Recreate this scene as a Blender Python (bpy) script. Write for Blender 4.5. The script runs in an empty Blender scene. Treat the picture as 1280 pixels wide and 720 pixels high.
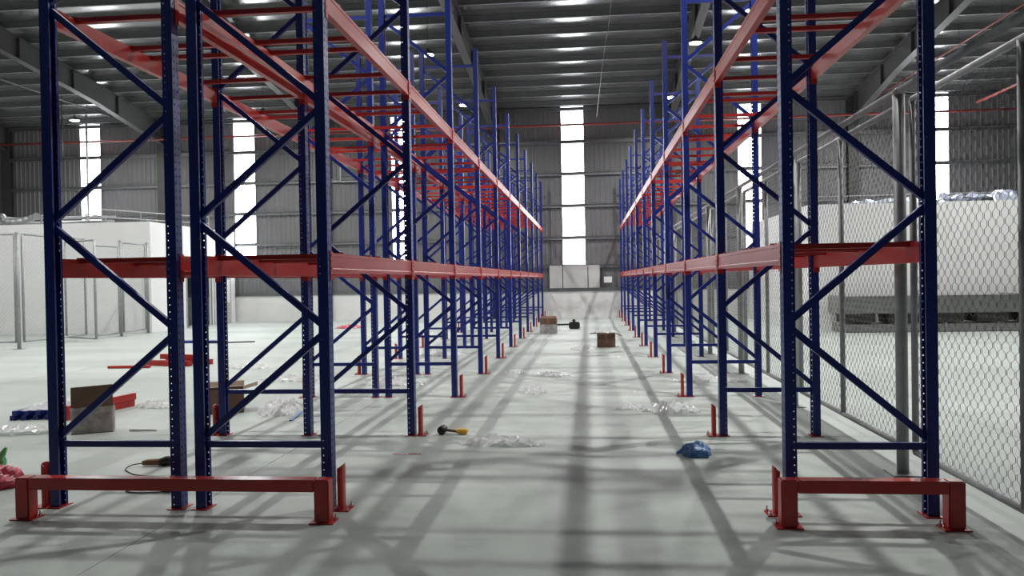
import bpy, bmesh, math, random
from mathutils import Vector, Matrix, noise
random.seed(7)
S = bpy.context.scene
COL = S.collection

# ------------------------------------------------------------------ camera
def cam_axes(yaw, pitch, roll):
    f = Vector((-math.sin(yaw)*math.cos(pitch), math.cos(yaw)*math.cos(pitch), math.sin(pitch)))
    r = Vector((math.cos(yaw), math.sin(yaw), 0)); u = r.cross(f)
    c, s = math.cos(roll), math.sin(roll)
    return c*r + s*u, -s*r + c*u, f
cr, cu, cf = cam_axes(0.09595, -0.01078, -0.01711)
cd = bpy.data.cameras.new('camera'); cam = bpy.data.objects.new('camera', cd); COL.objects.link(cam)
cd.sensor_width = 36.0; cd.lens = 991.0/1280*36; cd.clip_start = 0.05; cd.clip_end = 200
M = Matrix.Identity(4)
for i in range(3):
    M[i][0], M[i][1], M[i][2] = cr[i], cu[i], -cf[i]
M[2][3] = 1.569
cam.matrix_world = M
S.camera = cam

# ------------------------------------------------------------------ world, exposure
S.view_settings.view_transform = 'Standard'; S.view_settings.look = 'None'
S.view_settings.gamma = 1.0; S.view_settings.use_curve_mapping = False
S.view_settings.exposure = 0.0
LAMP_W = 185.0          # every high bay lamp
PANE_E = 14.0            # daylight coming through the translucent wall panels
w = bpy.data.worlds.new('overcast'); S.world = w; w.use_nodes = True
w.node_tree.nodes['Background'].inputs[0].default_value = (0.80, 0.88, 1.0, 1)
w.node_tree.nodes['Background'].inputs[1].default_value = 1.0

# ------------------------------------------------------------------ materials
def mat(name, col, rough=0.5, metal=0.0, var=0.0, scale=8.0, bump=0.0, bscale=40.0, stretch=(1, 1, 1), spec=0.5, emit=None, estr=0.0, alpha=None, trans=0.0, sss=0.0):
    m = bpy.data.materials.new(name); m.use_nodes = True
    nt = m.node_tree; b = nt.nodes['Principled BSDF']
    b.inputs['Base Color'].default_value = (*col, 1)
    b.inputs['Roughness'].default_value = rough; b.inputs['Metallic'].default_value = metal
    b.inputs['Specular IOR Level'].default_value = spec
    if trans: b.inputs['Transmission Weight'].default_value = trans
    if alpha is not None: b.inputs['Alpha'].default_value = alpha
    if emit:
        b.inputs['Emission Color'].default_value = (*emit, 1); b.inputs['Emission Strength'].default_value = estr
    if var or bump:
        tc = nt.nodes.new('ShaderNodeTexCoord'); mp = nt.nodes.new('ShaderNodeMapping')
        mp.inputs['Scale'].default_value = stretch
        nt.links.new(tc.outputs['Object'], mp.inputs['Vector'])
    if var:
        n = nt.nodes.new('ShaderNodeTexNoise'); n.inputs['Scale'].default_value = scale; n.inputs['Detail'].default_value = 6
        n.inputs['Roughness'].default_value = 0.6
        nt.links.new(mp.outputs[0], n.inputs['Vector'])
        r = nt.nodes.new('ShaderNodeValToRGB')
        r.color_ramp.elements[0].position = 0.3; r.color_ramp.elements[1].position = 0.7
        r.color_ramp.elements[0].color = (*[max(0, c*(1-var)) for c in col], 1)
        r.color_ramp.elements[1].color = (*[min(1, c*(1+var)) for c in col], 1)
        nt.links.new(n.outputs['Fac'], r.inputs['Fac']); nt.links.new(r.outputs['Color'], b.inputs['Base Color'])
    if bump:
        n2 = nt.nodes.new('ShaderNodeTexNoise'); n2.inputs['Scale'].default_value = bscale; n2.inputs['Detail'].default_value = 4
        nt.links.new(mp.outputs[0], n2.inputs['Vector'])
        bp = nt.nodes.new('ShaderNodeBump'); bp.inputs['Strength'].default_value = bump; bp.inputs['Distance'].default_value = 0.01
        nt.links.new(n2.outputs['Fac'], bp.inputs['Height']); nt.links.new(bp.outputs[0], b.inputs['Normal'])
    return m
m_blue = mat('blue_powder_coat', (0.013, 0.028, 0.205), 0.34, var=0.12, scale=3, spec=0.4)
m_red = mat('red_powder_coat', (0.44, 0.036, 0.03), 0.33, var=0.12, scale=3, spec=0.28)
m_guard = mat('red_guard_paint', (0.46, 0.025, 0.02), 0.30, var=0.1, scale=5)
m_bolt = mat('zinc_bolt', (0.55, 0.56, 0.58), 0.35, 1.0, var=0.1)
m_galv = mat('galvanised_pipe', (0.36, 0.37, 0.38), 0.5, 0.45, var=0.12, scale=12)
m_wire = mat('galvanised_wire', (0.16, 0.165, 0.17), 0.45, 0.6, var=0.1, scale=20)
m_sheet = mat('painted_wall_sheet', (0.185, 0.185, 0.195), 0.5, 0.1, var=0.05, scale=1.2)
m_girt = mat('galvanised_girt', (0.26, 0.27, 0.28), 0.45, 0.5, var=0.12, scale=3)
m_steel = mat('grey_primed_steel', (0.07, 0.07, 0.07), 0.5, 0.1, var=0.12, scale=2)
m_deck = mat('aluminium_foil_deck', (0.40, 0.405, 0.41), 0.19, 0.78, var=0.15, scale=1.5, bump=0.03, bscale=5)
m_purlin = mat('galvanised_purlin', (0.24, 0.245, 0.25), 0.5, 0.35, var=0.1, scale=2)
m_white = mat('white_panel', (0.86, 0.86, 0.86), 0.45, var=0.03, scale=1.5)
m_lowwall = mat('white_painted_plinth', (0.78, 0.78, 0.77), 0.55, var=0.06, scale=1.2)
m_greypanel = mat('pale_grey_panel', (0.52, 0.52, 0.52), 0.5, var=0.08, scale=2)
m_pane = mat('backlit_translucent_panel', (0.9, 0.93, 0.95), 0.4, emit=(0.93, 0.97, 1.0), estr=PANE_E)
m_lens = mat('lit_lamp_lens', (1, 1, 1), 0.3, emit=(1, 0.99, 0.96), estr=60.0)
m_lampbody = mat('lamp_housing', (0.08, 0.08, 0.085), 0.4, 0.6, var=0.1)
m_redpipe = mat('red_sprinkler_pipe', (0.33, 0.06, 0.055), 0.4, var=0.1)
m_cord = mat('pale_cord', (0.62, 0.60, 0.56), 0.6, var=0.1)
m_black = mat('black_rubber', (0.012, 0.012, 0.013), 0.5, var=0.15)
m_dark = mat('doorway_shade_black', (0.03, 0.03, 0.032), 0.6, var=0.1)
m_card = mat('brown_cardboard', (0.17, 0.10, 0.065), 0.8, var=0.12, scale=9, stretch=(1, 1, 6))
m_card_in = mat('pale_cardboard', (0.36, 0.26, 0.18), 0.8, var=0.12, scale=9)
m_tape = mat('brown_tape', (0.22, 0.13, 0.07), 0.3, var=0.1)
m_yellow = mat('yellow_plastic', (0.72, 0.43, 0.04), 0.4, var=0.1)
m_wood = mat('brown_handle', (0.20, 0.09, 0.045), 0.5, var=0.2, scale=20, stretch=(1, 8, 8))
m_bluebag = mat('blue_plastic_bag', (0.07, 0.20, 0.46), 0.35, var=0.25, scale=14, bump=0.4, bscale=35)
m_redbag = mat('red_plastic_bag', (0.55, 0.06, 0.09), 0.35, var=0.2, scale=12, bump=0.4, bscale=30)
m_greenbag = mat('green_plastic_bag', (0.13, 0.50, 0.16), 0.35, var=0.2, scale=12, bump=0.3, bscale=30)
m_shadowgap = mat('shadow_dark_bearer', (0.09, 0.085, 0.08), 0.8, var=0.25, scale=6)
m_duct = mat('galvanised_duct_sheet', (0.30, 0.30, 0.29), 0.34, 0.7, var=0.15, scale=5, bump=0.15, bscale=5)
def film_mat(name, col, a):
    m = bpy.data.materials.new(name); m.use_nodes = True; nt = m.node_tree
    b = nt.nodes['Principled BSDF']; b.inputs['Base Color'].default_value = (*col, 1)
    b.inputs['Roughness'].default_value = 0.2; b.inputs['Specular IOR Level'].default_value = 0.6
    tl = nt.nodes.new('ShaderNodeBsdfTranslucent'); tl.inputs['Color'].default_value = (*col, 1)
    tr = nt.nodes.new('ShaderNodeBsdfTransparent')
    m1 = nt.nodes.new('ShaderNodeMixShader'); m1.inputs[0].default_value = 0.38
    m2 = nt.nodes.new('ShaderNodeMixShader')
    tc = nt.nodes.new('ShaderNodeTexCoord'); n = nt.nodes.new('ShaderNodeTexNoise'); n.inputs['Scale'].default_value = 9
    nt.links.new(tc.outputs['Object'], n.inputs['Vector'])
    mr = nt.nodes.new('ShaderNodeMapRange'); mr.inputs['From Min'].default_value = 0.3; mr.inputs['From Max'].default_value = 0.7
    mr.inputs['To Min'].default_value = max(0, a-0.15); mr.inputs['To Max'].default_value = min(1, a+0.15)
    nt.links.new(n.outputs['Fac'], mr.inputs['Value'])
    nt.links.new(b.outputs[0], m1.inputs[1]); nt.links.new(tl.outputs[0], m1.inputs[2])
    nt.links.new(mr.outputs[0], m2.inputs[0]); nt.links.new(tr.outputs[0], m2.inputs[1]); nt.links.new(m1.outputs[0], m2.inputs[2])
    nt.links.new(m2.outputs[0], nt.nodes['Material Output'].inputs['Surface'])
    return m
m_film = film_mat('clear_wrapping_film', (0.97, 0.975, 0.98), 0.95)
m_film2 = film_mat('thin_clear_film', (0.88, 0.89, 0.90), 0.42)
m_silver = mat('crinkled_silver_film', (0.55, 0.60, 0.72), 0.3, 0.5, var=0.3, scale=8, bump=0.8, bscale=10)

def floor_mat():
    m = bpy.data.materials.new('troweled_concrete'); m.use_nodes = True; nt = m.node_tree
    b = nt.nodes['Principled BSDF']
    g = nt.nodes.new('ShaderNodeNewGeometry')
    n1 = nt.nodes.new('ShaderNodeTexNoise'); n1.inputs['Scale'].default_value = 0.45; n1.inputs['Detail'].default_value = 8; n1.inputs['Roughness'].default_value = 0.62
    n2 = nt.nodes.new('ShaderNodeTexNoise'); n2.inputs['Scale'].default_value = 5.0; n2.inputs['Detail'].default_value = 7
    mp = nt.nodes.new('ShaderNodeMapping'); mp.inputs['Scale'].default_value = (0.35, 1.3, 1)
    nt.links.new(g.outputs['Position'], mp.inputs[0]); nt.links.new(mp.outputs[0], n1.inputs['Vector']); nt.links.new(g.outputs['Position'], n2.inputs['Vector'])
    r1 = nt.nodes.new('ShaderNodeValToRGB')
    r1.color_ramp.elements[0].position = 0.30; r1.color_ramp.elements[0].color = (0.385, 0.428, 0.405, 1)
    r1.color_ramp.elements[1].position = 0.66; r1.color_ramp.elements[1].color = (0.535, 0.585, 0.555, 1)
    nt.links.new(n1.outputs['Fac'], r1.inputs['Fac'])
    mx = nt.nodes.new('ShaderNodeMix'); mx.data_type = 'RGBA'; mx.blend_type = 'MULTIPLY'; mx.inputs[0].default_value = 0.25
    r2 = nt.nodes.new('ShaderNodeValToRGB'); r2.color_ramp.elements[0].position = 0.35; r2.color_ramp.elements[1].position = 0.65
    r2.color_ramp.elements[0].color = (0.75, 0.75, 0.74, 1)
    nt.links.new(n2.outputs['Fac'], r2.inputs['Fac'])
    nt.links.new(r1.outputs[0], mx.inputs[6]); nt.links.new(r2.outputs[0], mx.inputs[7]); nt.links.new(mx.outputs[2], b.inputs['Base Color'])
    mr = nt.nodes.new('ShaderNodeMapRange'); mr.inputs['To Min'].default_value = 0.52; mr.inputs['To Max'].default_value = 0.68
    nt.links.new(n2.outputs['Fac'], mr.inputs['Value']); nt.links.new(mr.outputs[0], b.inputs['Roughness'])
    b.inputs['Specular IOR Level'].default_value = 0.22
    return m
m_floor = floor_mat()
m_joint = mat('dark_joint_filler', (0.12, 0.12, 0.12), 0.8, var=0.2)

# ------------------------------------------------------------------ helpers
class MB:
    def __init__(s): s.v = []; s.f = []
    def add(s, vs, fs):
        o = len(s.v); s.v += [tuple(v) for v in vs]; s.f += [tuple(i+o for i in f) for f in fs]; return s
    def box(s, x0, y0, z0, x1, y1, z1):
        return s.add([(x0,y0,z0),(x1,y0,z0),(x1,y1,z0),(x0,y1,z0),(x0,y0,z1),(x1,y0,z1),(x1,y1,z1),(x0,y1,z1)],
                     [(0,3,2,1),(4,5,6,7),(0,1,5,4),(1,2,6,5),(2,3,7,6),(3,0,4,7)])
    def prism(s, prof, a, b, up=(0,0,1), closed=True):
        """extrude a 2D profile (side, up) from point a to point b"""
        a = Vector(a); b = Vector(b); d = (b-a).normalized(); up = Vector(up)
        side = d.cross(up)
        if side.length < 1e-6: side = d.cross(Vector((0,1,0)))
        side.normalize(); u = side.cross(d).normalized(); n = len(prof)
        vs = [a + side*p[0] + u*p[1] for p in prof] + [b + side*p[0] + u*p[1] for p in prof]
        fs = [(i, (i+1) % n, n+(i+1) % n, n+i) for i in range(n)]
        fs += [tuple(range(n-1, -1, -1)), tuple(range(n, 2*n))]
        return s.add(vs, fs)
    def bar(s, a, b, w, h, up=(0,0,1)):
        return s.prism([(-w/2,-h/2),(w/2,-h/2),(w/2,h/2),(-w/2,h/2)], a, b, up)
    def tube(s, pts, r, n=8, cap=True):
        pts = [Vector(p) for p in pts]; base = len(s.v); ref = Vector((0.13, 0.07, 1)).normalized()
        for i, p in enumerate(pts):
            d = (pts[min(i+1, len(pts)-1)] - pts[max(i-1, 0)]).normalized()
            a = d.cross(ref)
            if a.length < 0.05: a = d.cross(Vector((1, 0.1, 0)))
            a.normalize(); b2 = d.cross(a); rr = r[i] if isinstance(r, (list, tuple)) else r
            for k in range(n):
                t = 2*math.pi*k/n; s.v.append(tuple(p + a*rr*math.cos(t) + b2*rr*math.sin(t)))
        for i in range(len(pts)-1):
            for k in range(n):
                k2 = (k+1) % n
                s.f.append((base+i*n+k, base+i*n+k2, base+(i+1)*n+k2, base+(i+1)*n+k))
        if cap:
            s.f.append(tuple(base+k for k in range(n-1, -1, -1))); e = base+(len(pts)-1)*n
            s.f.append(tuple(e+k for k in range(n)))
        return s
    def lathe(s, prof, n=20, c=(0,0,0)):
        base = len(s.v)
        for r, z in prof:
            for k in range(n):
                t = 2*math.pi*k/n; s.v.append((c[0]+r*math.cos(t), c[1]+r*math.sin(t), c[2]+z))
        for i in range(len(prof)-1):
            for k in range(n):
                k2 = (k+1) % n; s.f.append((base+i*n+k, base+i*n+k2, base+(i+1)*n+k2, base+(i+1)*n+k))
        s.f.append(tuple(base+k for k in range(n-1, -1, -1))); e = base+(len(prof)-1)*n
        s.f.append(tuple(e+k for k in range(n)))
        return s
    def mesh(s, name, m, smooth=False, bevel=0.0):
        me = bpy.data.meshes.new(name); me.from_pydata(s.v, [], s.f)
        bm = bmesh.new(); bm.from_mesh(me); bmesh.ops.recalc_face_normals(bm, faces=bm.faces)
        if bevel: bmesh.ops.bevel(bm, geom=[e for e in bm.edges if e.calc_face_angle(0) > 0.6], offset=bevel, segments=2, affect='EDGES', clamp_overlap=True)
        bm.to_mesh(me); bm.free()
        if smooth: me.polygons.foreach_set('use_smooth', [True]*len(me.polygons))
        me.materials.append(m); return me
def link(name, me, parent=None, loc=(0,0,0), rot=(0,0,0)):
    o = bpy.data.objects.new(name, me); COL.objects.link(o); o.location = loc; o.rotation_euler = rot
    if parent: o.parent = parent
    return o
def obj(name, mb, m, parent=None, loc=(0,0,0), rot=(0,0,0), smooth=False, bevel=0.0):
    return link(name, mb.mesh(name, m, smooth, bevel), parent, loc, rot)
def tag(o, label, cat, group=None):
    o['label'] = label; o['category'] = cat
    if group: o['group'] = group
    return o
def thing(name, label, cat, loc=(0,0,0), rotz=0, group=None):
    o = bpy.data.objects.new(name, None); COL.objects.link(o); o.empty_display_size = 0.1
    o.location = loc; o.rotation_euler = (0,0,rotz); return tag(o, label, cat, group)
def struct(o, label, cat):
    o['kind'] = 'structure'; return tag(o, label, cat)
def ordn(k): return ['', 'first', 'second', 'third', 'fourth', 'fifth', 'sixth', 'seventh', 'eighth', 'ninth', 'tenth', 'eleventh'][k]

# ------------------------------------------------------------------ setting
XL0, XR0, YB, YW = -30.0, 24.0, -26.0, 31.75
EAVE, SLOPE = 8.55, 0.12
def roof_z(y): return EAVE + SLOPE*(YW - y)
fl = struct(obj('floor', MB().box(XL0, YB, -0.30, XR0, YW, -0.012), m_joint), 'pale grey-green troweled concrete floor with saw-cut joints and scattered packing waste', 'floor')
ys = [YB] + [-0.75 + 4.325*k for k in range(-6, 8)] + [YW]; ys = sorted(set(y for y in ys if YB <= y <= YW))
xs = [XL0] + [-2.79 + 6.8*k for k in range(-4, 4)] + [XR0]; xs = sorted(set(x for x in xs if XL0 <= x <= XR0))
for i in range(len(xs)-1):
    for j in range(len(ys)-1):
        if xs[i+1]-xs[i] < 0.05 or ys[j+1]-ys[j] < 0.05: continue
        obj('slab', MB().box(xs[i]+.003, ys[j]+.003, -0.012, xs[i+1]-.003, ys[j+1]-.003, 0.0), m_floor, fl)
def ribbed(x0, x1, z0, z1, y, pitch=0.20, d=0.022):
    mb = MB(); pts = []; x = x0
    while x < x1 - 1e-6:
        for t, dy in ((0, 0), (0.55, 0), (0.68, -d), (0.87, -d)):
            xx = x + t*pitch
            if xx < x1: pts.append((xx, dy))
        x += pitch
    pts.append((x1, 0)); n = len(pts)
    vs = [(px, y+dy, z0) for px, dy in pts] + [(px, y+dy, z1) for px, dy in pts] + [(px, y+.06, z0) for px, dy in pts] + [(px, y+.06, z1) for px, dy in pts]
    fs = [(i, i+1, n+i+1, n+i) for i in range(n-1)] + [(2*n+i+1, 2*n+i, 3*n+i, 3*n+i+1) for i in range(n-1)]
    return mb.add(vs, fs)
wb = struct(obj('wall_back', ribbed(XL0, XR0, 1.05, EAVE+.1, YW), m_sheet), 'grey ribbed metal end wall with bright translucent strips', 'wall')
obj('plinth', MB().box(XL0, YW-0.09, 0.0, XR0, YW+.06, 1.06), m_lowwall, wb)['label'] = 'white painted low wall under the metal sheeting'
girt_prof = [(-.04,-.07),(.04,-.07),(.04,-.055),(-.025,-.055),(-.025,.055),(.04,.055),(.04,.07),(-.04,.07)]
for z in (1.12, 2.06, 3.19, 4.46, 5.73, 7.0, 8.3):
    obj('girt', MB().prism(girt_prof, (XL0, YW-0.085, z), (XR0, YW-0.085, z)), m_girt, wb)
ibeam = lambda b, h, t=.014: [(-b/2,-h/2),(b/2,-h/2),(b/2,-h/2+t),(t/2,-h/2+t),(t/2,h/2-t),(b/2,h/2-t),(b/2,h/2),(-b/2,h/2),(-b/2,h/2-t),(-t/2,h/2-t),(-t/2,-h/2+t),(-b/2,-h/2+t)]
GX = [10.2 + 6.95*k for k in range(-5, 3)]
for x in GX:
    obj('column', MB().prism(ibeam(.40, .22), (x, YW-.135, 0), (x, YW-.135, EAVE-.2), up=(0, 1, 0)), m_steel, wb)
# wide pale panels on the low wall at the end of the aisle
for x0, x1 in ((-1.53, -1.02), (-0.99, -0.02), (0.01, 0.46)):
    obj('cover_panel', MB().box(x0, YW-.19, 1.19, x1, YW-.16, 2.09), m_greypanel, wb, bevel=.004)
vt = tag(thing('wall_vent', 'small pale-framed louvred vent high on the end wall, left of aisle', 'vent', (-9.55, YW-.13, 6.0)), 'small pale-framed louvred vent high on the end wall, left of aisle', 'vent')
f = MB()
for a, b in (((-.45,0,-.32),(.45,0,-.32)), ((-.45,0,.32),(.45,0,.32))): f.bar(a, b, .05, .05)
for a, b in (((-.45,0,-.32),(-.45,0,.32)), ((.45,0,-.32),(.45,0,.32))): f.bar(a, b, .05, .05, up=(0,1,0))
obj('frame', f, m_galv, vt)
for k in range(7):
    z = -.26 + k*.087
    obj('louvre', MB().prism([(-.03,-.035),(-.02,-.04),(.03,.035),(.02,.04)], (-.42,.02,z), (.42,.02,z)), m_girt, vt)
# translucent strips: each one a window of five panes between the girts
WINX = [-20.85, -14.10, -7.45, -0.54, 6.34, 13.30]
WDESC = ['bright translucent wall strip far left, above the white room, behind the first rack post', 'bright translucent wall strip left of the racks, above the white room end',
         'bright translucent wall strip seen through the left racks', 'bright translucent wall strip straight ahead at the end of the aisle',
         'bright translucent wall strip seen through the right rack', 'bright translucent wall strip far right, behind the wire mesh fence']
for i, x in enumerate(WINX):
    wn = struct(link('window_%d' % (i+1), None), WDESC[i], 'window'); wn.location = (x, YW-.036, 2.1)
    f = MB()
    for sx in (-.455, .455): f.box(sx-.02, -.012, 0, sx+.02, .02, 6.3)
    obj('window_frame', f, m_girt, wn)
    for z0, z1 in ((2.10, 3.18), (3.20, 4.45), (4.47, 5.72), (5.74, 6.99), (7.01, 8.40)):
        obj('pane', MB().box(-.44, -.008, z0-2.1, .44, .0, z1-2.1), m_pane, wn)
struct(obj('wall_left', MB().box(XL0-.1, YB, 0, XL0, YW, 14), m_sheet), 'grey metal side wall far left', 'wall')
struct(obj('wall_right', MB().box(XR0, YB, 0, XR0+.1, YW, 14), m_sheet), 'grey metal side wall far right', 'wall')
struct(obj('wall_front', MB().box(XL0, YB-.1, 0, XR0, YB, 14), m_sheet), 'grey metal wall behind the viewer', 'wall')
# roof: foil deck, purlins, rafters
rz0, rz1 = roof_z(YB), roof_z(YW)
ce = struct(obj('ceiling', MB().add([(XL0,YB,rz0),(XR0,YB,rz0),(XR0,YW,rz1),(XL0,YW,rz1),(XL0,YB,rz0+.05),(XR0,YB,rz0+.05),(XR0,YW,rz1+.05),(XL0,YW,rz1+.05)],
    [(0,1,2,3),(4,5,6,7),(0,1,5,4),(1,2,6,5),(2,3,7,6),(3,0,4,7)]), m_deck), 'dark sloping metal roof with foil deck over rows of purlins', 'ceiling')
pp = MB().prism([(-.035,-.20),(.035,-.20),(.035,-.185),(-.02,-.185),(-.02,-.012),(.035,-.012),(.035,0),(-.035,0)], (XL0, 0, 0), (XR0, 0, 0)).mesh('purlin', m_purlin)
y = YW - 0.35
while y > YB:
    link('purlin', pp, ce, (0, y, roof_z(y)-.003)); y -= 1.1
for x in GX:
    mb = MB(); prof = []
    ya, yb = YW-.15, YB
    for (y_, dep) in ((ya, .95), (ya-4.5, .70), (yb, .70)):
        prof.append((y_, roof_z(y_)-.205, roof_z(y_)-.205-dep))
    for i in range(2):
        (y0, t0, b0), (y1, t1, b1) = prof[i], prof[i+1]
        for (zl0, zh0, zl1, zh1, hw) in ((b0, b0+.016, b1, b1+.016, .12), (t0-.016, t0, t1-.016, t1, .12), (b0, t0, b1, t1, .006)):
            mb.add([(x-hw,y0,zl0),(x+hw,y0,zl0),(x+hw,y0,zh0),(x-hw,y0,zh0),(x-hw,y1,zl1),(x+hw,y1,zl1),(x+hw,y1,zh1),(x-hw,y1,zh1)],
                   [(0,1,2,3),(7,6,5,4),(0,4,5,1),(1,5,6,2),(2,6,7,3),(3,7,4,0)])
    for k in range(6):
        y_ = ya - .6 - k*2.6; z_ = roof_z(y_)
        mb.box(x-.1, y_-.006, z_-.205-.70, x+.1, y_+.006, z_-.215)
    obj('rafter', mb, m_steel, ce)

# ------------------------------------------------------------------ high bay lamps
lamp_body = MB().lathe([(.05,.16),(.06,.10),(.17,.07),(.19,.02),(.19,0),(.165,-.01)], 20).mesh('housing', m_lampbody, True)
lamp_lens = MB().lathe([(.16,-.004),(.16,-.014),(.12,-.03),(.0,-.036)], 20).mesh('lens', m_lens, True)
LY = [8.8, 15.2, 21.6, 28.0]; LZ = 7.8
LX = [(-19.0, 'added to brighten the far left side', 1.0), (-11.7, 'left of both left racks', 1.08), (-4.3, 'above the left racks', .95), (2.95, 'above the right rack', 1.3), (10.7, 'right of the wire mesh fence', 1.2)]   # x, place, relative output; first row is added to brighten the far left
for (x, d, pw) in LX:
    for k, y in enumerate(LY):
        t = thing('high_bay_lamp', 'lit high bay lamp %s, %s of its row' % (d, ['nearest', 'second', 'third', 'furthest'][k]), 'lamp', (x, y, LZ), 0, 'high bay lamps under the roof')
        link('housing', lamp_body, t); link('lens', lamp_lens, t)
        zt = roof_z(y) - .2 - LZ
        obj('hanging_rod', MB().tube([(0,0,.15),(0,0,zt)], .008, 6), m_steel, t)
        ld = bpy.data.lights.new('lamp_light', 'AREA'); ld.shape = 'DISK'; ld.size = .12; ld.energy = LAMP_W*pw; ld.color = (1, .985, .95); ld.spread = math.radians(165)
        lo = bpy.data.objects.new('lamp_light', ld); COL.objects.link(lo); lo.parent = t; lo.location = (0, 0, -.045)

# ------------------------------------------------------------------ pallet racks
D1, P, NF = 5.287, 2.6, 11
UW, UD, UH = .07, .09, 5.40
def upright_mesh():
    v = []; f = []; pitch = .05; n = int(UH/pitch)
    # developed strip: (width along section, hole centre, hole half width, hole half height) per plate
    def plate(p0, p1, holes):
        """p0->p1 section points (x,y); holes: list of (pos, hw, hh)"""
        p0 = Vector((p0[0], p0[1], 0)); p1 = Vector((p1[0], p1[1], 0)); L = (p1-p0).length; d = (p1-p0)/L
        def vert(s, z): v.append(tuple(p0 + d*s + Vector((0,0,z)))); return len(v)-1
        cuts = [0.0]
        for i in range(len(holes)-1): cuts.append((holes[i][0]+holes[i+1][0])/2)
        cuts.append(L)
        if not holes:
            f.append((vert(0,0), vert(L,0), vert(L,n*pitch), vert(0,n*pitch))); return
        for k in range(n):
            z0, z1 = k*pitch, (k+1)*pitch; zc = (z0+z1)/2
            for i, (c, hw, hh) in enumerate(holes):
                a, b = cuts[i], cuts[i+1]
                o = [vert(a,z0), vert(b,z0), vert(b,z1), vert(a,z1)]
                h = [vert(c-hw,zc-hh), vert(c+hw,zc-hh), vert(c+hw,zc+hh), vert(c-hw,zc+hh)]
                for e in range(4): f.append((o[e], o[(e+1)%4], h[(e+1)%4], h[e]))
    plate((UW,.018), (UW,0), [])
    plate((UW,0), (0,0), [(.014,.0042,.0042)])
    plate((0,0), (0,UD), [(.022,.0045,.009),(.068,.0045,.009)])
    plate((0,UD), (UW,UD), [(.056,.0042,.0042)])
    plate((UW,UD), (UW,UD-.018), [])
    me = bpy.data.meshes.new('upright'); me.from_pydata(v, [], f)
    bm = bmesh.new(); bm.from_mesh(me); bmesh.ops.remove_doubles(bm, verts=bm.verts, dist=.0003)
    bmesh.ops.recalc_face_normals(bm, faces=bm.faces)
    bmesh.ops.solidify(bm, geom=list(bm.faces), thickness=.0028)
    bm.to_mesh(me); bm.free(); me.materials.append(m_blue); return me
up_me = upright_mesh()
def base_plate_mesh():
    mb = MB().box(-.025, -.03, 0, .095, .12, .007)
    return mb.mesh('base_plate', m_guard, bevel=.002)
bp_me = base_plate_mesh()
bolt_me = MB().lathe([(.012,0),(.012,.016),(.006,.017),(.006,.034)], 6).mesh('anchor_bolt', m_bolt)
chan = [(-.022,-.017),(.022,-.017),(.022,.017),(.018,.017),(.018,-.013),(-.018,-.013),(-.018,.017),(-.022,.017)]
NODE0, DZ, NB = .47, .775, 6
def brace_mesh(a, b):
    mb = MB().prism(chan, a, b, up=(0,1,0))
    for p in (a, b):
        s = 1 if p is a else -1
        q = Vector(p) + (Vector(b)-Vector(a)).normalized()*.02*s
        mb.tube([(q.x, q.y-.022, q.z), (q.x, q.y-.012, q.z)], .009, 6)
    return mb.mesh('brace', m_blue)
BH, BT = .14, .05
# beam section: (across, up); outer face on the -across side, with pressed ribs and an inner step for the support bars
beam_prof = [(0,-.14),(.05,-.14),(.05,-.03),(.03,-.03),(.03,0),(0,0),(0,-.022),(.004,-.028),(.004,-.105),(0,-.112)]
def beam_mesh(s, L):
    """s=+1: outer face at x=0 looking to -x"""
    mb = MB(); pr = [(p[0]*s, p[1]) for p in beam_prof]; n = len(pr)
    vs = [(p[0], 0, p[1]) for p in pr] + [(p[0], L, p[1]) for p in pr]
    mb.add(vs, [(i, (i+1)%n, n+(i+1)%n, n+i) for i in range(n)])
    mb.add(vs, [tuple(range(n)), tuple(range(n, 2*n))]); return mb.mesh('beam', m_red)
def conn_mesh(s, e):
    """connector at a beam end, wraps the web of the upright; e=-1 start, +1 end"""
    mb = MB(); y0, y1 = (0, .006) if e < 0 else (-.006, 0)
    mb.box(min(0,.055*s), y0, -.185, max(0,.055*s), y1, .012)
    ya, yb = (-.043, .006) if e < 0 else (-.006, .043)
    mb.box(min(-.0055*s,-.0015*s), ya, -.185, max(-.0055*s,-.0015*s), yb, .012)
    yc = -.022 if e < 0 else .022
    for z in (-.155, -.105, -.055, -.015):
        mb.box(min(-.0055*s,-.008*s), yc-.006, z-.01, max(-.0055*s,-.008*s), yc+.006, z+.006)
    return mb.mesh('connector', m_red)
LB = P - UD - .012
beam_me = {s: beam_mesh(s, LB) for s in (1, -1)}
con_me = {(s, e): conn_mesh(s, e) for s in (1, -1) for e in (1, -1)}
LEVELS = (1.775, 3.585)
BARS = (.33, 1.06, 1.36, 2.22)
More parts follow.
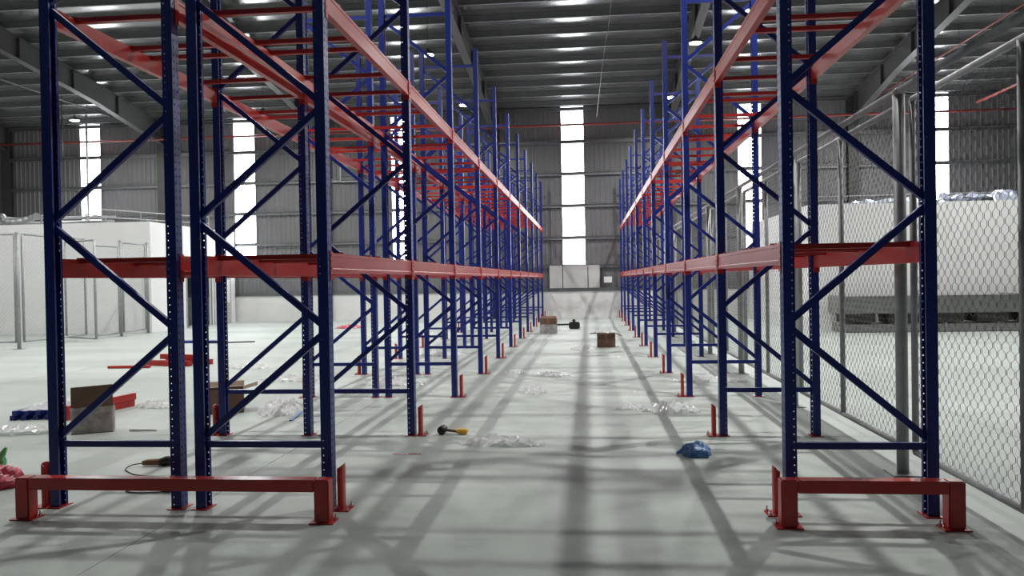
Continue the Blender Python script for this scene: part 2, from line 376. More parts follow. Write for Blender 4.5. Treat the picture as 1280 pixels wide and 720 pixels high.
def rack(name, label, x0, x1):
    """x0/x1: outer faces of the two rows of uprights, x0 < x1"""
    t = thing(name, label, 'pallet rack', ((x0+x1)/2, D1, 0))
    ox = (x0+x1)/2; xa, xb = x0-ox, x1-ox
    ia, ib = xa+.045, xb-.045
    # braces: bottom and top horizontals and the zigzag (starts low on the outer-left / low on the right for the right rack)
    rev = x0 > 0
    br = [((ia, UD/2, NODE0-.02), (ib, UD/2, NODE0-.02))]
    for k in range(NB):
        za, zb = NODE0+.02+DZ*k, NODE0-.02+DZ*(k+1)
        lo, hi = (ia, ib) if (k % 2 == 0) != rev else (ib, ia)
        br.append(((lo, UD/2, za), (hi, UD/2, zb)))
    br.append(((ia, UD/2, NODE0+DZ*NB+.02), (ib, UD/2, NODE0+DZ*NB+.02)))
    bms = [brace_mesh(*b) for b in br]
    for k in range(NF):
        y = k*P
        for (x, r) in ((xa, 0), (xb, math.pi)):
            u = link('upright', up_me, t, (x, y if r == 0 else y+UD, .007), (0, 0, r))
            link('base_plate', bp_me, u, (0, 0, -.007))
        for bme in bms: link('brace', bme, t, (0, y, 0))
        if k == NF-1: break
        for z in LEVELS:
            for (x, s) in ((xa, 1), (xb, -1)):
                b = link('beam', beam_me[s], t, (x, y+UD+.006, z))
                link('connector', con_me[(s, -1)], b, (0, -.006, 0)); link('connector', con_me[(s, 1)], b, (0, LB+.006, 0))
            for q in BARS:
                link('support_bar', bar_me[round(x1-x0, 3)], t, (0, y+q+.045, z))
    return t
def bar_mesh(w_):
    h = w_/2; mb = MB()
    mb.prism([(-.02,-.03),(.02,-.03),(.02,.006),(.017,.006),(.017,-.027),(-.017,-.027),(-.017,.006),(-.02,.006)], (-h+.031, 0, 0), (h-.031, 0, 0))
    for s in (-1, 1):
        xa, xb = sorted((s*(h-.002), s*(h-.05))); mb.box(xa, -.02, .001, xb, .02, .012)
    return mb.mesh('support_bar', m_red)
XR, WR, XLf, WL = 1.259, .955, -1.774, .980
bar_me = {round(v_, 3): bar_mesh(v_) for v_ in (WR, WL)}
xbb = XLf - WL; xaf = xbb - .106
rack('pallet_rack', 'blue and red pallet rack row right of the aisle, beside the wire mesh fence', XR, XR+WR)
rack('pallet_rack', 'blue and red pallet rack row directly left of the aisle', xbb, XLf)
rack('pallet_rack', 'blue and red pallet rack row furthest left, behind the row beside the aisle', xaf-WL, xaf)

# ------------------------------------------------------------------ red column guards and end barriers
def guard_meshes():
    prof = [(.038,-.048),(.016,-.048),(.004,-.036),(0,-.018),(0,.018),(.004,.036),(.016,.048),(.038,.048)]   # pressed shell open to +x
    inn = [(x+.004 if x < .016 else x, y*(.044/.048)) for x, y in prof]
    ring = prof + inn[::-1]; n = len(ring); top = lambda x: .315 - max(0, x-.003)*.75
    mb = MB(); mb.add([(x,y,.006) for x,y in ring] + [(x,y,top(x)) for x,y in ring], [(i,(i+1)%n,n+(i+1)%n,n+i) for i in range(n)])
    m_ = len(prof)
    for o in (0, n): mb.add([mb.v[o+i] for i in range(n)], [(i, i+1, n-2-i, n-1-i) for i in range(m_-1)])
    pl = MB().box(-.045,-.07,0,.042,.07,.006)
    return mb.mesh('guard_shell', m_guard), pl.mesh('foot_plate', m_guard)
gs_me, gp_me = guard_meshes()
def guard(x, s, k, side):
    t = thing('column_guard', 'red column guard at the %s post from the front, %s' % (ordn(k+1), side), 'column guard', (x, D1+k*P+UD/2, 0), 0 if s > 0 else math.pi, 'column guards along the racks')
    link('guard_shell', gs_me, t); link('foot_plate', gp_me, t)
    for by in (-.05, .05): link('anchor_bolt', bolt_me, t, (-.028, by, .006))
for k in range(NF):
    guard(XR-.075, 1, k, 'right side of the aisle'); guard(XLf+.075, -1, k, 'left side of the aisle')
    guard(xaf-WL-.075, 1, k, 'outer side of furthest left rack')
def barrier(x0, x1, y, h, label):
    t = thing('end_barrier', label, 'barrier', ((x0+x1)/2, y, 0)); a, b = x0-(x0+x1)/2, x1-(x0+x1)/2
    obj('rail', MB().box(a+.0995, -.05, h-.08, b-.0995, .05, h), m_guard, t, bevel=.006)
    for s in (a, b-.10):
        l = obj('leg', MB().box(s, -.05, .008, s+.10, .05, h), m_guard, t, bevel=.008)
        obj('foot_plate', MB().box(s-.03, -.065, 0, s+.13, .065, .008), m_guard, l)
        for bx in (s-.015, s+.115): link('anchor_bolt', bolt_me, l, (bx, .04, .008))
barrier(-3.88, -1.70, 5.04, .285, 'long low red steel barrier in front of the two left racks')
barrier(1.165, 2.252, 5.06, .300, 'short low red steel barrier in front of the right rack')

# ------------------------------------------------------------------ wire mesh fences
def mesh_wire(mb, L, H, org, dx, r, cell=.10):
    """zigzag chain-link wires filling L x H; dx: unit direction along the panel"""
    n = int(L/(cell/2)); step = L/n; m_ = int(H/(cell/2)); sz = H/m_; org = Vector(org); dx = Vector(dx); nn = Vector((-dx.y, dx.x, 0))
    for i in range(n):
        pts = []
        for k in range(m_+1):
            side = ((k+i) % 2); s = (i + (0.0 if side else 1.0))*step
            c = org + dx*s + nn*(.004 if side else -.004); z = k*sz
            pts.append(c + Vector((0,0,max(0, z-.015)))); pts.append(c + Vector((0,0,min(H, z+.015))))
        a0 = len(mb.v)
        for p in pts:
            for q in range(3):
                t = 2*math.pi*q/3; mb.v.append(tuple(p + dx*r*math.cos(t) + nn*r*math.sin(t)))
        for k in range(len(pts)-1):
            for q in range(3):
                q2 = (q+1) % 3; mb.f.append((a0+k*3+q, a0+k*3+q2, a0+k*3+3+q2, a0+k*3+3+q))
FX, F0, FP, FH = 2.45, 3.16, 3.27, 2.98
t = thing('wire_mesh_fence', 'tall galvanised wire mesh fence along the right rack', 'fence', (FX, F0, 0))
post_me = MB().tube([(0,0,0),(0,0,FH-.02)], .045, 14).lathe([(.05,FH-.03),(.05,FH-.005),(.03,FH+.02),(.005,FH+.03)], 14).mesh('post', m_galv, True)
plate_me = MB().box(-.11,-.11,0,.11,.11,.01).mesh('foot_plate', m_galv, bevel=.003)
pz0, pz1 = .19, FH-.09; PL = FP - .20
fm = MB()
for a, b in (((0,0,pz0),(0,PL,pz0)), ((0,0,pz1),(0,PL,pz1))): fm.tube([a, b], .025, 8)
for y in (0, PL): fm.tube([(0,y,pz0),(0,y,pz1)], .025, 8)
fm.tube([(0,PL/2,pz0),(0,PL/2,pz1)], .025, 8)
frame_me = fm.mesh('panel_frame', m_galv, True)
wm = MB(); mesh_wire(wm, PL-.04, pz1-pz0-.03, (0,.02,pz0+.015), (0,1,0), .0021)
wire_me = wm.mesh('wire_mesh', m_wire)
NP = 9
for k in range(NP):
    p = link('post', post_me, t, (-.03, k*FP, 0)); link('foot_plate', plate_me, p)
    if k < NP-1:
        fr = link('panel_frame', frame_me, t, (.03, k*FP+.10, 0)); wo = link('wire_mesh', wire_me, fr); wo['kind'] = 'stuff'
obj('top_rail', MB().tube([(-.03,0,FH+.0),(-.03,(NP-1)*FP,FH+.0)], .03, 10), m_galv, t, smooth=True)
# far left fence in front of the white room
t = thing('wire_mesh_fence', 'galvanised wire mesh fence with gates in front of the white room, far left', 'fence', (-14.5, 19.0, 0))
def panel(name, a, b, z0, z1, label=None):
    a = Vector((a[0]+14.5, a[1]-19.0, 0)); b = Vector((b[0]+14.5, b[1]-19.0, 0)); d = (b-a); L = d.length; d.normalize()
    mb = MB(); Z = lambda p, z: (p.x, p.y, z)
    for z in (z0, z1): mb.tube([Z(a,z), Z(b,z)], .025, 8)
    for p in (a, b): mb.tube([Z(p,z0), Z(p,z1)], .032, 8)
    fr = obj(name, mb, m_galv, t, smooth=True)
    if label: fr['label'] = label
    ww = MB(); mesh_wire(ww, L-.04, z1-z0-.03, a + d*.02 + Vector((0,0,z0+.015)), d, .0013, .12)
    wo = obj('wire_mesh', ww, m_galv, fr); wo['kind'] = 'stuff'
for (x, y) in ((-14.5,18.95), (-14.5,23.42), (-14.5,24.93), (-17.8,18.95), (-21.1,18.95)):
    p = link('post', post_me, t, (x+14.5, y-19.0, 0)); link('foot_plate', plate_me, p)
panel('panel_frame', (-14.65,19.05), (-17.65,19.05), .18, 2.95); panel('panel_frame', (-17.95,19.05), (-20.95,19.05), .18, 2.95)
panel('panel_frame', (-14.55,19.2), (-14.55,21.75), .18, 2.95)
panel('gate_leaf', (-15.3,21.95), (-13.82,21.1), .10, 2.88, 'gate leaf swung open')
panel('gate_leaf', (-14.55,22.2), (-14.5,23.33), .12, 2.78)
panel('panel_frame', (-14.5,23.55), (-14.5,24.82), .14, 2.92)

# ------------------------------------------------------------------ white panel rooms
def room(label, x0, x1, y0, y1, h, side):
    t = thing('panel_room', label, 'room', ((x0+x1)/2, y0, 0)); ox = (x0+x1)/2
    obj('front_wall', MB().box(x0-ox, 0, 0, x1-ox, .08, h), m_white, t)
    xs_ = (x1-.08, x1) if side > 0 else (x0, x0+.08)
    obj('roof_panel', MB().box(x0-ox+.08, .08, h-.1, x1-ox-.08, y1-y0, h), m_white, t)
    xe = x1 if side > 0 else x0
    obj('corner_trim', MB().box(xe-ox-.04, -.012, 0, xe-ox+.04, -.001, h+.01), m_white, t)
    return t, ox, xs_
YR = 25.1
t, ox, xs_ = room('white flat-walled panel room far left behind the wire fence', -27.0, -14.5, YR, YW-.3, 3.70, 1)
L_ = YW-.3-YR
sw = MB(); d0, d1 = 27.5-YR, 29.35-YR
sw.box(xs_[0]-ox, .08, 0, xs_[1]-ox, d0, 3.7); sw.box(xs_[0]-ox, d0, 1.98, xs_[1]-ox, d1, 3.7); sw.box(xs_[0]-ox, d1, 0, xs_[1]-ox, L_, 3.7)
obj('side_wall', sw, m_white, t)
df = MB().box(xs_[1]-ox, d0-.05, 0, xs_[1]-ox+.03, d0, 2.03).box(xs_[1]-ox, d1, 0, xs_[1]-ox+.03, d1+.05, 2.03).box(xs_[1]-ox, d0-.05, 1.98, xs_[1]-ox+.03, d1+.05, 2.03)
obj('door_frame', df, m_galv, t)
obj('dark_backing', MB().box(xs_[0]-ox-1.6, d0-1.0, 0, xs_[0]-ox-1.5, d1+1.0, 2.6), m_dark, t)['label'] = 'near-black backing standing for the unlit interior behind the open doorway'  # board coloured near-black to give the shade inside the doorway
dl = obj('door_leaf', MB().box(xs_[1]-ox+.002, 29.55-YR, .02, xs_[1]-ox+.045, 31.0-YR, 1.98), m_greypanel, t, bevel=.005)
obj('vision_panel', MB().box(xs_[1]-ox+.046, 30.35-YR, .85, xs_[1]-ox+.052, 30.85-YR, 1.75), m_white, dl)
t, ox, xs_ = room('white flat-walled panel room at the right behind the wire mesh fence', 6.2, 20.0, 23.0, YW-.3, 3.52, -1)
obj('side_wall', MB().box(xs_[0]-ox, .08, 0, xs_[1]-ox, YW-.3-23.0, 3.52), m_white, t)

# pipework lying on top of the left room
t = thing('pipe_rack', 'grey pipework on low stands on top of the left white room', 'pipes', (-19.0, YR+1.6, 3.705))
for (y, z, r, x0, x1) in ((0,.34,.05,-7,2.0), (.25,.16,.08,-7,1.9), (.55,.40,.03,-7,2.0), (.9,.25,.06,-6.5,1.7)):
    obj('pipe', MB().tube([(x0,y,z),(x1,y,z)], r, 10), m_galv, t, smooth=True)
for x in (-6,-4,-2,-.4,1.3):
    obj('stand', MB().bar((x,-.1,0),(x,-.1,.42),.04,.04,up=(0,1,0)).bar((x,1.0,0),(x,1.0,.42),.04,.04,up=(0,1,0)).bar((x,-.12,.44),(x,1.02,.44),.04,.04), m_galv, t)
pts = []
for k in range(26):
    a = k/25; pts.append((-20.6+1.6*a+.1*math.sin(9*a), YR+.55+.15*math.cos(7*a), 3.90+.10*math.sin(a*8)+.04))
rr = [.11+.012*(k % 2) for k in range(26)]
tag(obj('flexible_duct', MB().tube(pts, rr, 12), m_girt), 'grey flexible duct lying on top of the left white room', 'duct')
t = thing('roof_railing', 'thin pale metal frame standing on the right end of the left white room', 'railing', (-16.0, YR+1.2, 3.70))
for a, b in (((-.6,-.5,.52),(1.2,3.6,.52)), ((-.6,-.5,.26),(1.2,3.6,.26))): obj('bar', MB().tube([a,b], .022, 6), m_galv, t)
for k in range(4):
    q = k/3; obj('stand', MB().tube([(-.6+1.8*q,-.5+4.1*q,0),(-.6+1.8*q,-.5+4.1*q,.54)], .022, 6), m_galv, t)
# silver film along the top edge of the right room
def crumple(name, m, rx, ry, h, seed, n=34, film=True, edge=.004, ridge=2.6, wob=.30):
    mb = MB(); idx = {}; off = Vector((seed*3.17, seed*1.31, seed*.77)); nx = n; ny = max(10, int(n*ry/rx)) if ry < rx else n
    for i in range(nx+1):
        for j in range(ny+1):
            u, v_ = -1.35+2.7*i/nx, -1.35+2.7*j/ny
            th = math.atan2(v_, u); R = 1 + wob*noise.noise(off + Vector((math.cos(th)*1.6, math.sin(th)*1.6, 0))) + .12*noise.noise(off + Vector((math.cos(th)*5, math.sin(th)*5, 3)))
            r = math.hypot(u, v_)/R
            if r > 1.06: continue
            mk = max(0, 1-r*r)**.6
            p = Vector((u*rx*ridge/max(rx,ry)*1.2, v_*ry*ridge/max(rx,ry)*1.2, seed))
            nz = (1-abs(noise.noise(p*1.3+off)))**2*.55 + (1-abs(noise.noise(p*2.9+off)))**2*.3 + .25*noise.noise(p*6+off)
            jx = noise.noise(p*4+off*2)*.03*rx; jy = noise.noise(p*4+off*3)*.08*ry
            idx[(i,j)] = len(mb.v); mb.v.append((u*rx+jx, v_*ry+jy, edge + h*mk*max(.02, nz)))
    for (i,j) in list(idx):
        q = [(i,j),(i+1,j),(i+1,j+1),(i,j+1)]
        if all(k in idx for k in q): mb.f.append(tuple(idx[k] for k in q))
    me = mb.mesh(name, m)
    bm = bmesh.new(); bm.from_mesh(me)
    loose = [v_ for v_ in bm.verts if not v_.link_faces]; bmesh.ops.delete(bm, geom=loose, context='VERTS')
    zmin = min(v_.co.z for v_ in bm.verts)
    for v_ in bm.verts: v_.co.z -= zmin - .001
    bm.to_mesh(me); bm.free()
    return me
tag(link('film_strip', crumple('film_strip', m_silver, 5.2, .36, .42, 5, 90, ridge=14, wob=.1), None, (12.2, 23.62, 3.522)), 'crinkled silver-blue film along the top edge of the right white room', 'film')
t = thing('guard_rail', 'thin metal rail along the top of the right white room', 'rail', (12.0, 24.5, 3.525))
obj('bar', MB().tube([(-5.4,0,.36),(5.4,0,.36)], .015, 6), m_galv, t)
for x in (-5.2,-2.6,0,2.6,5.2): obj('stand', MB().tube([(x,0,0),(x,0,.36)], .015, 6), m_galv, t)

# ------------------------------------------------------------------ galvanised ducts in front of the right room
def duct(label, x0, x1, y0, y1, z0, z1, seams):
    t = thing('metal_duct', label, 'duct', ((x0+x1)/2, (y0+y1)/2, z0)); hx, hy, hz = (x1-x0)/2, (y1-y0)/2, z1-z0
    obj('duct_body', MB().box(-hx, -hy, 0, hx, hy, hz), m_duct, t, bevel=.02)
    for k in range(seams):
        x = -hx + .05 + (2*hx-.1)*k/(seams-1)
        obj('flange', MB().box(x-.02, -hy-.03, 0, x+.02, -hy-.001, hz+.03).box(x-.02, -hy-.001, hz+.001, x+.02, hy+.03, hz+.03), m_galv, t)
duct('low galvanised duct lying on the floor before the right white room', 6.7, 13.2, 21.75, 22.7, 0, .22, 6)
for k in range(6):
    x = 7.2 + k*1.12
    tag(obj('shadow_bearer', MB().box(-.40, -.28, 0, .40, .45, .25), m_shadowgap, None, (x, 22.2, .251), bevel=.01), 'dark bearer block standing for the shadow between the stacked ducts, %s from the left' % ordn(k+1), 'timber', 'bearers between the ducts')  # dark blocks carry the duct and stand for the recessed shadow under it
duct('tall galvanised duct raised on dark bearers before the right white room', 6.6, 13.4, 21.7, 22.7, .502, .96, 4)

# ------------------------------------------------------------------ pipes and cords under the roof
t = thing('sprinkler_pipe', 'red sprinkler pipe running across the end wall near its top', 'pipe', (0, YW-.75, 7.55))
obj('pipe_run', MB().tube([(-28,0,0),(22,0,0)], .045, 10), m_redpipe, t, smooth=True)
for x in (-20,-13.5,-7,-.2,6.5,13):
    obj('hanger', MB().tube([(x,0,.04),(x,0,1.1)], .008, 6), m_steel, t)
def roofpipe(label, x, z, ya, yb, r, m):
    mb = MB().tube([(0, ya-yb, 0), (0, 0, 0)], r, 8)
    t = thing('roof_pipe', label, 'pipe', (x, yb, z)); obj('pipe_run', mb, m, t, smooth=True)
    y = yb-.8
    while y > ya:
        obj('hanger', MB().tube([(0,y-yb,r),(0,y-yb,roof_z(y)-.19-z)], .006, 6), m_steel, t); y -= 3.0
roofpipe('thin dark pipe under the roof at the right, above the wire fence', 10.9, 8.2, 14, 31.2, .022, m_redpipe)
roofpipe('pinkish pipe under the roof far right, behind the wire fence', 14.6, 7.9, 16, 31.3, .05, m_redpipe)
roofpipe('thin dark pipe under the roof far left', -18.3, 8.15, 14, 31.2, .025, m_steel)
tag(obj('drop_pipe', MB().tube([(0,0,0),(0,0,4.9)], .045, 10), m_galv, None, (-20.2, 30.5, 3.70), smooth=True), 'vertical grey pipe standing in front of the far left translucent strip', 'pipe')
for x, d in ((-17.55, 'left of the pair'), (-17.2, 'right of the pair')):
    tag(obj('drop_pipe', MB().tube([(0,0,0),(0,0,2.2)], .02, 8), m_steel, None, (x-3.0, 29.0, 6.65), smooth=True), 'thin dark pipe dropping from the roof far left, %s' % d, 'pipe')
pts = [(.78, 22.5, roof_z(22.5)-.204), (.72, 22.5, 8.9), (.66, 22.5, 8.45), (.60, 22.5, 8.25), (.50, 22.5, 7.6), (.31, 22.5, 6.1)]
tag(obj('hanging_cord', MB().tube(pts, .010, 6), m_cord), 'pale cord dangling from the roof over the aisle', 'cord')

# ------------------------------------------------------------------ cartons, bags, tools and film on the floor
def carton(label, loc, rz, w_, d_, h, flaps, tape=True):
    """flaps: (front, back, left, right) opening angle in degrees from horizontal-closed, None = no flap"""
    t = thing('cardboard_box', label, 'box', loc, rz); hw, hd, th = w_/2, d_/2, .006
    b = MB().box(-hw,-hd,0,hw,-hd+th,h).box(-hw,hd-th,0,hw,hd,h).box(-hw,-hd+th,0,-hw+th,hd-th,h).box(hw-th,-hd+th,0,hw,hd-th,h).box(-hw+th,-hd+th,0,hw-th,hd-th,th)
    obj('box_body', b, m_card, t)
    L = min(hd, .25)
    for i, a in enumerate(flaps):
        if a is None: continue
        c, s_ = math.cos(math.radians(a)), math.sin(math.radians(a)); g = .004
        if i == 0: p = [(-hw,-hd,h+g),(hw,-hd,h+g),(hw,-hd+L*c,h+g+L*s_),(-hw,-hd+L*c,h+g+L*s_)]
        if i == 1: p = [(-hw,hd,h+g),(hw,hd,h+g),(hw,hd-L*c,h+g+L*s_),(-hw,hd-L*c,h+g+L*s_)]
        if i == 2: p = [(-hw,-hd,h+g),(-hw,hd,h+g),(-hw+L*c,hd,h+g+L*s_),(-hw+L*c,-hd,h+g+L*s_)]
        if i == 3: p = [(hw,-hd,h+g),(hw,hd,h+g),(hw-L*c,hd,h+g+L*s_),(hw-L*c,-hd,h+g+L*s_)]
        n = (Vector(p[1])-Vector(p[0])).cross(Vector(p[2])-Vector(p[0])).normalized()*.004
        q = [Vector(v_)+n for v_ in p]
        obj('flap', MB().add(p+q, [(0,1,2,3),(7,6,5,4),(0,4,5,1),(1,5,6,2),(2,6,7,3),(3,7,4,0)]), m_card, t)
    if tape: obj('tape', MB().box(-.03,-hd-.001,h*.35,.03,-hd-.0002,h), m_tape, t)
    return t
t = carton('dark brown cardboard box with one raised flap and film over its lower half', (-5.36, 8.10, 0), .50, .40, .24, .27, (None, None, None, None), False)
obj('flap', MB().add([(-.20,-.12,.274),(.20,-.12,.274),(.20,-.13,.515),(-.20,-.115,.50),(-.20,-.114,.274),(.20,-.114,.274),(.20,-.124,.515),(-.20,-.109,.50)], [(0,1,2,3),(7,6,5,4),(0,4,5,1),(1,5,6,2),(2,6,7,3),(3,7,4,0)]), m_card, t)
fw = MB(); N1, N2 = 22, 12
for j in range(N2+1):
    for i in range(N1+1):
        a = i/N1; z = .008 + .275*j/N2; x = -.205 + .43*a; e = .012+.016*abs(noise.noise(Vector((x*14, z*14, 2))))
        fw.v.append((x, -.121-e, z + (.02*noise.noise(Vector((x*9, 1, 5))) if j == N2 else 0)))
for j in range(N2):
    for i in range(N1): k = j*(N1+1)+i; fw.f.append((k, k+1, k+N1+2, k+N1+1))
obj('film_wrap', fw, m_film2, t)['label'] = 'clear film hanging over the front'
carton('open brown cardboard box with drooping flaps, by second left rack frame', (-4.47, 9.38, 0), .40, .42, .34, .285, (None, 165, 150, 165))
carton('small brown carton with open flaps and white film on top, mid-aisle', (.385, 18.15, 0), .02, .40, .34, .31, (178, None, 186, 200))
t = carton('far carton with film-wrapped lower half and brown top, left at aisle end', (-1.15, 22.75, 0), -.04, .46, .40, .44, (15, None, None, None))
obj('film_wrap', MB().box(-.242,-.215,.002,.242,-.203,.27), m_film2, t)
tag(link('plastic_film', crumple('plastic_film', m_film, .30, .20, .10, 41, 26), None, (.385, 18.2, .318)), 'white film lying on the open carton in the middle of the aisle', 'film')

FILMS = [  # x, y, rx, ry, h, seed, where, thin
    (-.85, 7.48, .40, .13, .13, 1, 'in the aisle beyond the left barrier, nearest the viewer', 0),
    (-.62, 12.8, .34, .13, .10, 2, 'in the aisle left of centre, past the flat sheet', 0),
    (-.80, 10.95, .20, .22, .13, 3, 'small heap in the aisle between the two longer sheets', 0),
    (-.12, 17.6, .28, .40, .12, 4, 'in mid-aisle to the left of the small open carton', 0),
    (.92, 9.35, .34, .20, .17, 6, 'by the right rack, right half of the wide heap', 0),
    (.46, 9.55, .17, .11, .08, 7, 'by the right rack, left part of the wide heap', 0),
    (.56, 7.5, .06, .04, .04, 8, 'tiny scrap left of the blue bag', 0),
    (-6.12, 7.98, .50, .15, .14, 9, 'in front of the wrapped blue bundle at the far left', 0),
    (-5.6, 9.75, .30, .16, .12, 10, 'between the brown boxes inside the left racks', 0),
    (-6.3, 14.3, .45, .30, .14, 11, 'far behind the second left rack frame', 0),
    (-4.85, 12.4, .45, .28, .14, 12, 'behind the open brown box, further from the viewer', 0),
    (-3.80, 9.45, .24, .45, .20, 13, 'heap beside second left frame, near a blue strip', 0),
    (-.88, 14.6, .12, .12, .05, 14, 'small piece far along the left side of the aisle', 0),
    (-3.0, 11.9, .50, .30, .16, 15, 'flat heap under the left racks, third bay', 0),
    (-.95, 24.4, .35, .30, .12, 16, 'beyond the far wrapped carton at the aisle end', 0),
    (1.75, 12.0, .50, .20, .12, 17, 'under the right rack, in its third bay', 0),
    (-1.25, 13.2, .28, .12, .06, 18, 'thin scrap beside the left posts, fourth bay', 1),
    (.75, 15.8, .32, .10, .05, 19, 'thin scrap near the right posts, fifth bay', 1),
    (-1.2, 20.5, .3, .14, .06, 20, 'thin scrap by the left posts, far down the aisle', 1),
    (-3.2, 16.5, .6, .3, .12, 21, 'under the left racks, fifth bay', 0),
    (.62, 10.9, .2, .10, .04, 22, 'thin scrap beyond the wide heap by the right rack', 1),
]
for (x, y, rx, ry, h, sd, d, thin) in FILMS:
    tag(link('plastic_film', crumple('plastic_film', m_film2 if thin else m_film, rx, ry, h, sd), None, (x, y, 0), (0, 0, (sd % 5-2)*.12)), 'crumpled white packing film, ' + d, 'film', 'packing film on the floor')
def bag(name, m, label, loc, rx, ry, h, seed, tail=None):
    t = thing(name, label, 'bag', loc)
    mb = MB(); n, k_ = 20, 12; off = Vector((seed*2.3, seed, 0))
    for j in range(k_+1):
        ph = math.pi/2*j/k_
        for i in range(n):
            th = 2*math.pi*i/n; d = Vector((math.cos(th)*math.cos(ph), math.sin(th)*math.cos(ph), math.sin(ph)))
            q = 1 + .28*noise.noise(d*1.7+off) + .09*noise.noise(d*4.5+off)
            mb.v.append((d.x*rx*q, d.y*ry*q, max(.001, d.z**.8*h*q)))
    for j in range(k_):
        for i in range(n): a, b = j*n+i, j*n+(i+1) % n; mb.f.append((a, b, b+n, a+n))
    mb.f.append(tuple(range(n-1,-1,-1)))
    obj('bag_body', mb, m, t)
    if tail: obj('bag_tail', MB().tube([Vector(p) for p in tail[0]], tail[1], 8), m, t)
    return t
bag('plastic_bag', m_bluebag, 'blue plastic bag lying on the floor by the right rack', (.92, 7.05, 0), .13, .12, .11, 3, ([(-.09,0,.06),(-.14,.01,.03),(-.17,.02,.015)], [.03,.018,.012]))
bag('plastic_bag', m_redbag, 'red plastic bag at the left edge beside the left barrier', (-4.70, 5.85, 0), .20, .16, .17, 5)
bag('plastic_bag', m_greenbag, 'green plastic bag behind the red bag at the left edge', (-4.93, 6.12, 0), .11, .09, .20, 8, ([(.04,0,.16),(.08,0,.20),(.11,0,.25)], [.035,.025,.01]))
# mallet
t = thing('rubber_mallet', 'black rubber mallet with yellow grip lying on the floor beside the left rack', 'mallet', (-1.40, 7.98, 0), -.10)
obj('mallet_head', MB().tube([(-.11,-.06,.042),(-.11,-.05,.045),(-.11,.05,.045),(-.11,.06,.042)], [.036,.042,.042,.036], 14), m_black, t, smooth=True)
obj('handle', MB().tube([(-.11,0,.045),(.0,0,.035),(.05,0,.03)], [.014,.013,.015], 8), m_wood, t)
obj('grip', MB().tube([(.04,0,.03),(.07,0,.034),(.14,0,.034),(.155,0,.03)], [.02,.031,.031,.024], 10), m_yellow, t)
# grinder with its cable
t = thing('angle_grinder', 'angle grinder with brown grip and black cable on the floor behind left barrier', 'tool', (-3.72, 6.55, 0), .1)
obj('tool_body', MB().tube([(-.16,0,.028),(-.12,0,.034),(-.02,0,.036),(.0,0,.032)], [.02,.028,.03,.03], 10), m_wood, t, smooth=True)
obj('gear_head', MB().tube([(.0,0,.036),(.04,0,.044),(.09,0,.044),(.10,0,.036)], [.034,.042,.042,.03], 10), m_black, t, smooth=True)
obj('disc', MB().tube([(.07,0,.002),(.07,0,.008)], .058, 18), m_galv, t)
cpts = [(-.16,0,.026),(-.24,-.02,.018),(-.26,-.10,.006),(-.20,-.2,.006),(-.05,-.34,.006),(.2,-.42,.006),(.36,-.5,.006),(.3,-.72,.006),(.1,-.83,.006),(.22,-.9,.006),(.40,-.885,.006)]
def smooth_pts(p, n=6):
    p = [Vector(q) for q in p]; out = []
    for i in range(len(p)-1):
        a, b, c, d = p[max(i-1,0)], p[i], p[i+1], p[min(i+2,len(p)-1)]
        for k in range(n):
            t_ = k/n; out.append(.5*((2*b)+(c-a)*t_+(2*a-5*b+4*c-d)*t_*t_+(3*b-a-3*c+d)*t_**3))
    return out + [p[-1]]
obj('cable', MB().tube([Vector((q.x, q.y, max(.006, q.z))) for q in smooth_pts(cpts)], .005, 6), m_black, t)
obj('plug', MB().tube([(.40,-.885,.018),(.46,-.88,.018)], .017, 8), m_black, t)
# black machine at the end of the aisle
t = thing('floor_tool', 'black boxy tool with a long handle lying at the end of the aisle', 'tool', (-.45, 24.75, 0))
obj('tool_body', MB().box(-.17,-.14,0,.17,.14,.22).box(-.08,-.10,.22,.05,.10,.30), m_black, t, bevel=.03)
obj('handle', MB().tube([(-.17,0,.14),(-.55,.03,.13)], .03, 8), m_black, t)
# wrapped bundle of blue braces
BLx = [0, .07, .14, .21, .28, .35, .42]
for k in range(12):
    r_, c_ = k // 6, k % 6
    tag(obj('loose_brace', MB().box(-.03,-.5,0,.03,.5,.055), m_blue, None, (-6.80+.135*c_*.98+.03*r_, 9.25+.02*c_, .057*r_), (0,0,-.02)), 'loose blue brace, %s of the %s layer in the wrapped bundle' % (['leftmost','second','third','fourth','fifth','rightmost'][c_], ['bottom','top'][r_]), 'brace', 'braces in the wrapped bundle')
tag(link('plastic_film', crumple('plastic_film', m_film, .38, .50, .05, 33), None, (-6.56, 9.3, .114)), 'clear film spread over the bundle of blue braces at the far left', 'film')
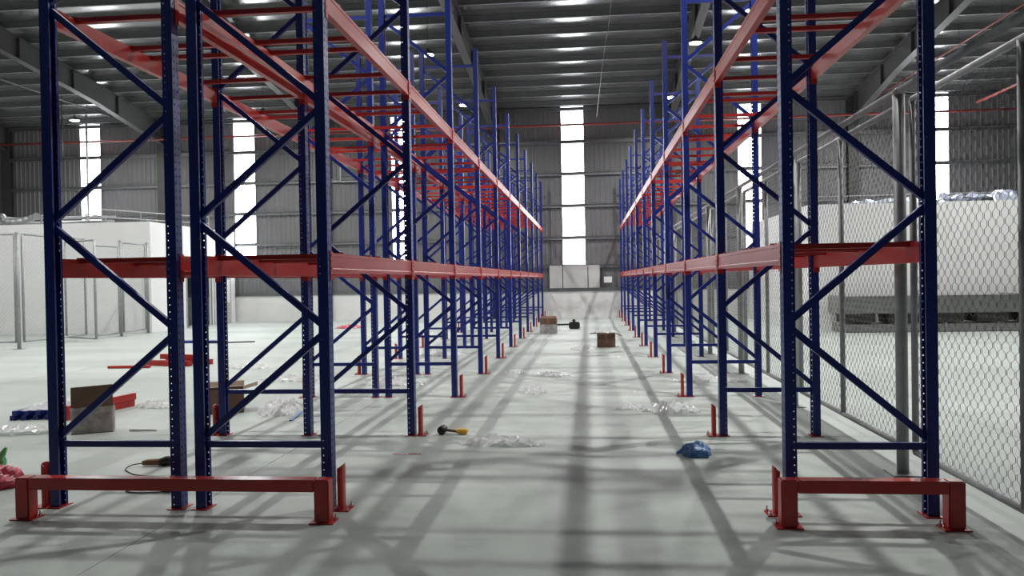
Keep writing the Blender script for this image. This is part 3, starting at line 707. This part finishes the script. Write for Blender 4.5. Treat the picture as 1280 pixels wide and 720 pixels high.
# red beams stacked behind the first box
for k, (dz, dx, a) in enumerate(((0,0,.62),(.086,.02,.62),(0,-.12,.62))):
    tag(obj('loose_beam', MB().box(-.025,-.56,0,.025,.56,.085), m_red, None, (-6.04+dx, 9.28, dz), (0,0,-.17), bevel=.004), 'loose red beam behind the raised-flap box, %s' % ['lower one on the floor','upper one on top','outer left one on the floor'][k], 'beam', 'red beams on the floor at left')
for k, (x, y, a, L) in enumerate(((-8.25,15.0,1.25,1.0), (-7.95,15.25,1.32,1.1), (-8.15,14.75,1.30,1.0), (-8.05,14.98,1.28,1.0), (-8.75,14.35,1.62,.8))):
    z = .101 if k == 3 else 0
    tag(obj('loose_beam', MB().box(-.05,-L/2,0,.05,L/2,.10 if k < 4 else .05), m_red, None, (x, y+ (k-2)*.14*(k < 3), z), (0,0,a), bevel=.004), 'loose red beam in the far left pile, %s' % ['nearest of the bottom layer','middle of the bottom layer','furthest of the bottom layer','single one on top','thin one pointing left'][k], 'beam', 'red beams in the far pile')
tag(obj('loose_brace', MB().box(-.7,-.2,0,.7,.2,.06), m_blue, None, (-10.6,20.6,0), bevel=.004), 'flat blue steel piece on the floor near the dark doorway', 'brace')
tag(obj('stick', MB().bar((-.7,0,.02),(.7,0,.02),.03,.03), m_black, None, (-9.6,20.3,0), (0,0,.3)), 'thin black stick on the floor beside the flat blue steel piece', 'stick')
tag(obj('loose_tube', MB().tube([(-.16,0,.016),(-.14,0,.016),(.14,0,.012)], [.012,.016,.011], 8), m_white, None, (-4.80,8.12,0), (0,0,.05)), 'short white tube on the floor right of the box with the raised flap', 'tube')
tag(obj('loose_brace', MB().box(-.05,-.05,0,.05,.05,.05), m_bluebag, None, (-5.05,9.3,0)), 'small blue block between the two brown boxes at left', 'block')
tag(obj('blue_strip', MB().box(-.02,-.32,0,.02,.32,.012), m_bluebag, None, (-3.45,9.05,0), (0,0,.16)), 'flat blue strip under the film heap beside the second left frame', 'strip')
tag(obj('red_strap', MB().box(-.13,-.012,0,.13,.012,.004), m_guard, None, (-1.66,7.05,0), (0,0,.02)), 'thin dark red strap on the floor left of the aisle film', 'strap')
tag(link('red_wrap', crumple('red_wrap', m_redbag, .45, .5, .16, 51, 22), None, (-8.2, 26.6, 0)), 'crumpled red wrapping on the floor far behind the left racks', 'wrapping')
tag(obj('junction_box', MB().box(-.16,-.05,-.12,.16,.05,.12), m_white, None, (.78, YW-.15, 1.50), bevel=.01), 'small white junction box on the end wall, right of the pale panels', 'box')
